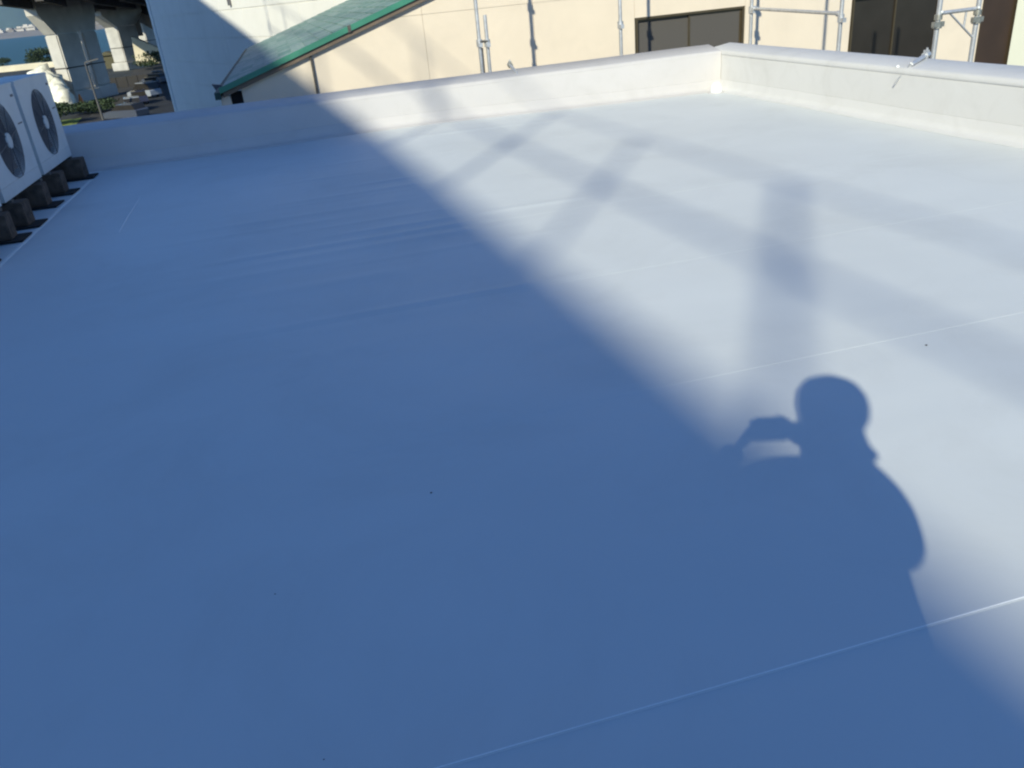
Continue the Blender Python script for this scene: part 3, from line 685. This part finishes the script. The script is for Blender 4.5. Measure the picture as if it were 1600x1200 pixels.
# ------------------------------------------------------------------ plants
def bush(x, y, h, wdt, label, m='leaf', name='bush', cat='bush', n=1500, z=-7.0, group=None):
    t = empty(name, (x, y, z), label, cat, group)
    tr = MB().tube((x, y, z), (x, y, z + h * .4), h * .03, h * .015, n=6)
    for k in range(5):
        a_ = rnd.uniform(0, 6.28); tr.tube((x, y, z + h * .15), (x + math.cos(a_) * wdt * .3, y + math.sin(a_) * wdt * .3, z + h * .65), h * .015, .01, n=5)
    tr.build('trunk', 'galv_dark', t)
    b = MB(); ls = max(.16, h * .055)
    cl = [(x + rnd.uniform(-.35, .35) * wdt, y + rnd.uniform(-.3, .3) * wdt, z + h * rnd.uniform(.3, .8), rnd.uniform(.25, .42)) for _ in range(9)]
    for k in range(n):
        c = rnd.choice(cl); d = Vector((rnd.gauss(0, 1), rnd.gauss(0, 1), rnd.gauss(0, .8))).normalized() * (rnd.random() ** .4) * c[3]
        p = Vector((c[0] + d.x * wdt, c[1] + d.y * wdt, max(z + .1, c[2] + d.z * h * .6)))
        u = Vector((rnd.uniform(-1, 1), rnd.uniform(-1, 1), rnd.uniform(-1, 1))).normalized() * ls; v = u.orthogonal().normalized() * ls * .6
        b.add([p - u, p + v, p + u, p - v], [(0, 1, 2, 3)])
    b.build('crown', m, t)
bush(-40.2, 205, 3.4, 4.6, 'rounded olive green bush in front of the short sea wall', 'leaf_b')
bush(-30.0, 200, 4.2, 6.0, 'dark hedge-like bush at the foot of the farther column')
bush(-25.0, 180, 3.4, 7.0, 'black-looking bush beneath the ramp, left of the white building')
bush(-27.6, 100, 4.0, 4.4, 'dark bush right behind the air conditioner top corner')
bush(-23.6, 92, 2.6, 4.2, 'dark low bush above the yellow-green grass')
bush(-21.5, 101, 1.6, 4.5, 'low dark shrub between the white rubble and the pavement')
for k, (px_, y, h) in enumerate([(-73, 262, 3.2), (-66.5, 266, 3.8), (-61.5, 256, 5.0), (-81, 270, 2.0)]):
    bush(px_, y, h, h * 1.25, ['dark tree by the sea wall, second from the left edge', 'broad dark tree by the water in the middle of the left group', 'tallest dark tree by the water, against the sunlit column', 'small dark tree by the water nearest the left edge'][k], name='seaside_tree', cat='tree', n=900, group='trees along the sea wall')
ht = empty('hut', (-36.5, 205, -7), 'small brown hut standing before the farther column', 'hut')
MB().box(-38.6, -34.8, 203, 207, -7, -4.4).build('wall', 'hut', ht); MB().prism([(-38.9, -4.39), (-34.5, -4.39), (-36.7, -3.6)], 1, 202.6, 207.4).build('roof', 'hut', ht)
cn = empty('traffic_cone', (-24.3, 111.4, -7), 'orange traffic cone at the foot of the white rubble', 'traffic cone')
MB().tube((-24.3, 111.4, -6.9), (-24.3, 111.4, -5.6), .42, .08, n=12).build('cone_body', 'orange', cn); MB().box(-24.8, -23.8, 110.9, 111.9, -7, -6.9).build('cone_base', 'orange', cn)
rb = empty('rubble_heap', (-25.6, 113, -7), 'bright white heap of sunlit rubble at the foot of the nearer column', 'rubble heap')
rk = MB()
for k in range(9):
    u = k / 8; MB().blob((-28.6 + 3.6 * u + rnd.uniform(-.4, .4), 116.5 - 9 * u, -6.3 + 2.6 * (1 - u) + rnd.uniform(-.2, .2)), 1.0 + .5 * rnd.random(), seed=k, amp=.6, sub=2).build('rubble_block', 'rubble', rb)
lp = empty('lamp_post', (-18.6, 92, -7), 'thin grey lamp post in the dark yard right of the columns', 'lamp post')
MB().tube((-18.6, 92, -7), (-18.7, 92, -1.6), .12, .07, n=8).build('pole', 'galv_dark', lp); MB().bar((-18.7, 92, -1.6), (-17.4, 92, -1.4), .12).build('lamp_arm', 'galv_dark', lp)
fn = empty('barrier_wall', (-23, 104, -7), 'low grey barrier wall along the far side of the yard', 'barrier')
for k in range(9): MB().box(-27.5 + k * 1.5, -26.08 + k * 1.5, 138, 138.4, -7, -5.6).build('concrete_panel', 'path', fn)

# ------------------------------------------------------------------ far shore
fs_ = MB()
n = 60
vs = []
for i in range(n + 1):
    for j in range(7):
        x = -2600 + 3600 * i / n; y = 3000 + j * 120
        vs.append((x, y, -9 + (0 if j == 0 else 16 + 4 * j / 6 + 4 * noise.noise(Vector((x * .01, j, 0))))))
fs_.add(vs, [(i * 7 + j, (i + 1) * 7 + j, (i + 1) * 7 + j + 1, i * 7 + j + 1) for i in range(n) for j in range(6)], True)
tag(fs_.build('far_shore', 'far_grey'), kind='structure')
hl = MB(); vs = []; n = 90; m_ = 10
for i in range(n + 1):
    for j in range(m_ + 1):
        x = -5200 + 6600 * i / n; y = 6200 + 110 * j
        pr = math.sin(PI * j / m_)
        base = 330 + 60 * noise.noise(Vector((x * .0012, 0, 2))) + 40 * noise.noise(Vector((x * .004, j * .4, 5)))
        base *= 1 if x < -1450 else max(.25, 1 - (x + 1450) / 900)
        vs.append((x, y, -10 + base * pr + 14 * noise.noise(Vector((x * .01, y * .01, 0))) * pr))
hl.add(vs, [(i * (m_ + 1) + j, (i + 1) * (m_ + 1) + j, (i + 1) * (m_ + 1) + j + 1, i * (m_ + 1) + j + 1) for i in range(n) for j in range(m_)], True)
tag(hl.build('hills', 'hill'), kind='structure')
def far_building(x, y, w_, h, m, label, group, steps=0):
    t = empty('far_building', (x, y, -3), label, 'building', group)
    MB().box(x - w_ / 2, x + w_ / 2, y, y + 40, -3, -3 + h).build('wall', m, t)
    b = MB(); k = 1
    while k * 9 < h - 3:
        b.box(x - w_ / 2 + 2, x + w_ / 2 - 2, y - .8, y - .05, -3 + k * 9, -3 + k * 9 + 3.5); k += 1
    if b.v: b.build('window_band', 'far_grey', t)
    if steps: MB().box(x - w_ / 4, x + w_ / 4, y + 5, y + 30, -3 + h, -3 + h + steps).build('roof_block', m, t)
xx = -1010
k = 0
while xx < -640:
    w_ = rnd.uniform(14, 34); frac = (xx + 1010) / 370
    h = (9 + 30 * frac) * rnd.uniform(.5, 1.3) if xx > -960 else rnd.uniform(7, 14)
    far_building(xx + w_ / 2, rnd.uniform(3060, 3250), w_, h, rnd.choice(('far_white', 'far_white', 'far_grey')), 'small pale block in the hazy skyline across the water, left of the columns', 'skyline blocks across the water left of the columns', steps=rnd.choice((0, 5)))
    xx += w_ * rnd.uniform(.7, 1.0); k += 1
for (x, w_, h, m, lb) in [(-575, 50, 60, 'far_grey', 'grey striped building across the water seen between the columns'), (-520, 46, 105, 'far_white', 'tallest cream building across the water seen between the columns'), (-475, 50, 62, 'far_white', 'white building across the water, left of the farther column'), (-600, 26, 24, 'far_white', 'low white building across the water at the right of the nearer column'), (-430, 40, 80, 'far_white', 'cream building across the water mostly behind the farther column')]:
    far_building(x, 3080 + rnd.uniform(0, 60), w_, h, m, lb, None, 8)

# ================================================================== THE PHOTOGRAPHER (stands behind the lens; the shadow is what one sees)
hx = Vector((.2164, .9763, 0)); rx = Vector((.9763, -.2164, 0))
def B(r, f, z): return rx * r + hx * f + Vector((0, 0, z))       # right, forward, up
per = empty('person', B(.09, -.38, 0), 'photographer in jacket and knitted cap holding up a camera, throwing the head and shoulders shadow', 'person')
def skin_obj(name, verts, edges, root=0, sub=2):
    me = bpy.data.meshes.new(name); me.from_pydata([tuple(v[0]) for v in verts], edges, [])
    o = bpy.data.objects.new(name, me); COL.objects.link(o)
    sk = o.modifiers.new('skin', 'SKIN'); sk.use_smooth_shade = True
    for i, v in enumerate(verts):
        r = v[1]; sv = me.skin_vertices[0].data[i]; sv.radius = r if isinstance(r, tuple) else (r, r); sv.use_root = (i == root)
    ss = o.modifiers.new('sub', 'SUBSURF'); ss.levels = sub; ss.render_levels = sub
    dg = bpy.context.evaluated_depsgraph_get(); me2 = bpy.data.meshes.new_from_object(o.evaluated_get(dg))
    bpy.data.objects.remove(o)
    for p in me2.polygons: p.use_smooth = True
    return me2
pv, pe = [], []
def J(r, f, z, rad, par=None):
    pv.append((B(r, f, z), rad)); i = len(pv) - 1
    if par is not None: pe.append((par, i))
    return i
pel = J(.10, -.40, .93, (.17, .12))
wst = J(.135, -.385, 1.09, (.20, .13), pel); chs = J(.075, -.40, 1.27, (.185, .13), wst); uch = J(.09, -.395, 1.40, (.13, .10), chs)
tpl = J(-.02, -.36, 1.478, .080, uch); tpr = J(.170, -.373, 1.478, .080, uch); nk = J(.105, -.37, 1.49, .11, uch); hd0 = J(.115, -.335, 1.565, (.104, .098), nk); hd1 = J(.113, -.315, 1.66, (.098, .105), hd0); hd2 = J(.115, -.32, 1.745, (.085, .092), hd1)
def arm(sx, ex_, hx_, root, mid=None):
    s0 = J(*sx, .075, root); e1 = J(*[(a_ + b_) / 2 for a_, b_ in zip(sx, ex_)], .062, s0); e0 = J(*ex_, .055, e1)
    m1 = J(*(mid or [(a_ + b_) / 2 for a_, b_ in zip(ex_, hx_)]), .044, e0); w0 = J(*hx_, .036, m1); return w0
wr = arm((.228, -.40, 1.39), (.295, -.32, 1.19), (.052, -.125, 1.497), tpr, (.165, -.24, 1.46))
wl = arm((-.165, -.335, 1.47), (-.30, -.25, 1.28), (-.150, -.085, 1.405), tpl)
J(.080, -.062, 1.468, (.042, .040), wr); J(-.120, -.055, 1.430, (.052, .048), wl)
for s in (-1, 1):
    h0 = J(.09 + s * .09, -.40, .86, .095, pel); k0 = J(.09 + s * .11, -.385, .48, .062, h0); an = J(.09 + s * .12, -.40, .10, .042, k0); J(.09 + s * .13, -.25, .045, (.042, .035), an)
me = skin_obj('body', pv, pe)
me.materials.clear()
for k in ('jacket', 'trousers', 'skin', 'shoe'): me.materials.append(MT[k])
for p in me.polygons:
    c = p.center
    f = c.dot(hx); r = c.dot(rx)
    if c.z > 1.505 and f > -.6 and abs(r - .11) < .16: k = 2
    elif f > -.115 and c.z > 1.3: k = 2
    elif c.z > .88: k = 0
    elif c.z > .09: k = 1
    else: k = 3
    p.material_index = k
off = per.location.copy()
me.transform(Matrix.Translation(-off))
body = bpy.data.objects.new('body', me); COL.objects.link(body); body.parent = per
# face and cap
fc = B(.113, -.315, 1.66)
MB().blob(fc + hx * .108 + Vector((0, 0, -.012)), .02, amp=0, sq=(.7, 1, 1.2)).build('nose', 'skin', per)
for s in (-1, 1):
    MB().blob(fc + hx * .092 + rx * s * .033 + Vector((0, 0, .015)), .013, amp=0).build('eye', 'bead', per)
    MB().blob(fc + rx * s * .105 + Vector((0, 0, -.005)), .03, amp=0, sq=(.35, .7, 1)).build('ear', 'skin', per)
MB().bar(fc + hx * .096 - rx * .025 + Vector((0, 0, -.055)), fc + hx * .096 + rx * .025 + Vector((0, 0, -.055)), .01, .008).build('mouth', 'brown_door', per)
cb = MB(); ng = 24
prof = [(.106, -.035), (.119, -.005), (.124, .03), (.120, .07), (.100, .108), (.062, .134), (.02, .145)]
vs = []
for (r, z) in prof:
    for i in range(ng):
        a_ = 2 * PI * i / ng; vs.append(fc + Vector((0, 0, z + .02)) - hx * .008 + rx * r * math.cos(a_) + hx * (r * 1.06) * math.sin(a_))
cb.add(vs, [(j * ng + i, j * ng + (i + 1) % ng, (j + 1) * ng + (i + 1) % ng, (j + 1) * ng + i) for j in range(len(prof) - 1) for i in range(ng)] + [tuple(range((len(prof) - 1) * ng, len(prof) * ng))], True)
cb.build('knitted_cap', 'cap', per)
# fingers closing on the camera
def fingers(base, dirs, name):
    me_all = []
    for (st, mid, tip, r) in dirs:
        vs_ = [(base, r * 1.5), (st, r * 1.15), (mid, r), (tip, r * .8)]
        me_all.append(skin_obj('finger', vs_, [(0, 1), (1, 2), (2, 3)], sub=1))
    for q in me_all:
        q.materials.clear(); q.materials.append(MT['skin']); q.transform(Matrix.Translation(-off))
        o = bpy.data.objects.new(name, q); COL.objects.link(o); o.parent = per
# camera frame axes (the small camera shares the lens axis)
fw, rt, upv = -cz, cx, cy
O = Vector((0, 0, H))
def K(r, u, f): return O + rt * r + upv * u + fw * f
rb_ = B(.080, -.060, 1.462); lb_ = B(-.118, -.05, 1.418)
fingers(rb_, [(K(.062, .020, -.05), K(.064, .026, -.028), K(.040, .022, -.020), .009), (K(.064, .004, -.05), K(.066, .006, -.028), K(.040, .004, -.020), .009),
              (K(.062, -.012, -.05), K(.064, -.014, -.028), K(.040, -.014, -.020), .0085), (K(.060, -.026, -.05), K(.062, -.030, -.028), K(.042, -.030, -.022), .0075), (K(.055, .0, -.075), K(.045, .0, -.072), K(.030, .002, -.066), .010)], 'finger')
fingers(lb_, [(K(-.066, .022, -.05), K(-.068, .028, -.028), K(-.046, .026, -.020), .009), (K(-.070, .006, -.05), K(-.070, .008, -.028), K(-.048, .006, -.020), .009),
              (K(-.068, -.010, -.05), K(-.070, -.012, -.028), K(-.048, -.012, -.020), .0085), (K(-.064, -.026, -.05), K(-.066, -.030, -.028), K(-.048, -.030, -.022), .0075), (K(-.06, .0, -.075), K(-.05, .0, -.072), K(-.036, .002, -.066), .010)], 'finger')
dc = empty('digital_camera', O - fw * .045, 'small black digital camera held in both hands at eye height', 'camera')
def kbox(r0, r1, u0, u1, f0, f1):
    vs = [K(r, u, f) for r in (r0, r1) for u in (u0, u1) for f in (f0, f1)]
    return MB().add(vs, [(0, 1, 3, 2), (4, 6, 7, 5), (0, 4, 5, 1), (2, 3, 7, 6), (0, 2, 6, 4), (1, 5, 7, 3)])
kbox(-.060, .054, -.040, .042, -.060, -.034).build('camera_body', 'cam_black', dc, bevel=.004)
MB().tube(K(0, 0, -.034), K(0, 0, -.008), .026, .023, n=20).build('lens_barrel', 'cam_black', dc)
MB().tube(K(0, 0, -.0075), K(0, 0, -.0065), .018, n=20).build('lens_glass', 'glass_dark', dc)
kbox(.02, .036, .0425, .048, -.052, -.042).build('shutter_button', 'galv', dc)
kbox(-.046, .03, -.026, .024, -.0625, -.0605).build('screen', 'glass_dark', dc)

# ================================================================== HAZE
hz = MB().box(-5500, 3000, -70, 7900, -12, 460).build('haze', 'tower')
hm = bpy.data.materials.new('haze'); hm.use_nodes = True; hn = hm.node_tree; hn.nodes.clear()
vo = hn.nodes.new('ShaderNodeVolumePrincipled'); vo.inputs['Density'].default_value = 5e-5; vo.inputs['Color'].default_value = (.42, .68, 1, 1); vo.inputs['Anisotropy'].default_value = 0.0
mo_ = hn.nodes.new('ShaderNodeOutputMaterial'); hn.links.new(vo.outputs[0], mo_.inputs['Volume'])
hz.data.materials.clear(); hz.data.materials.append(hm); hz['kind'] = 'stuff'
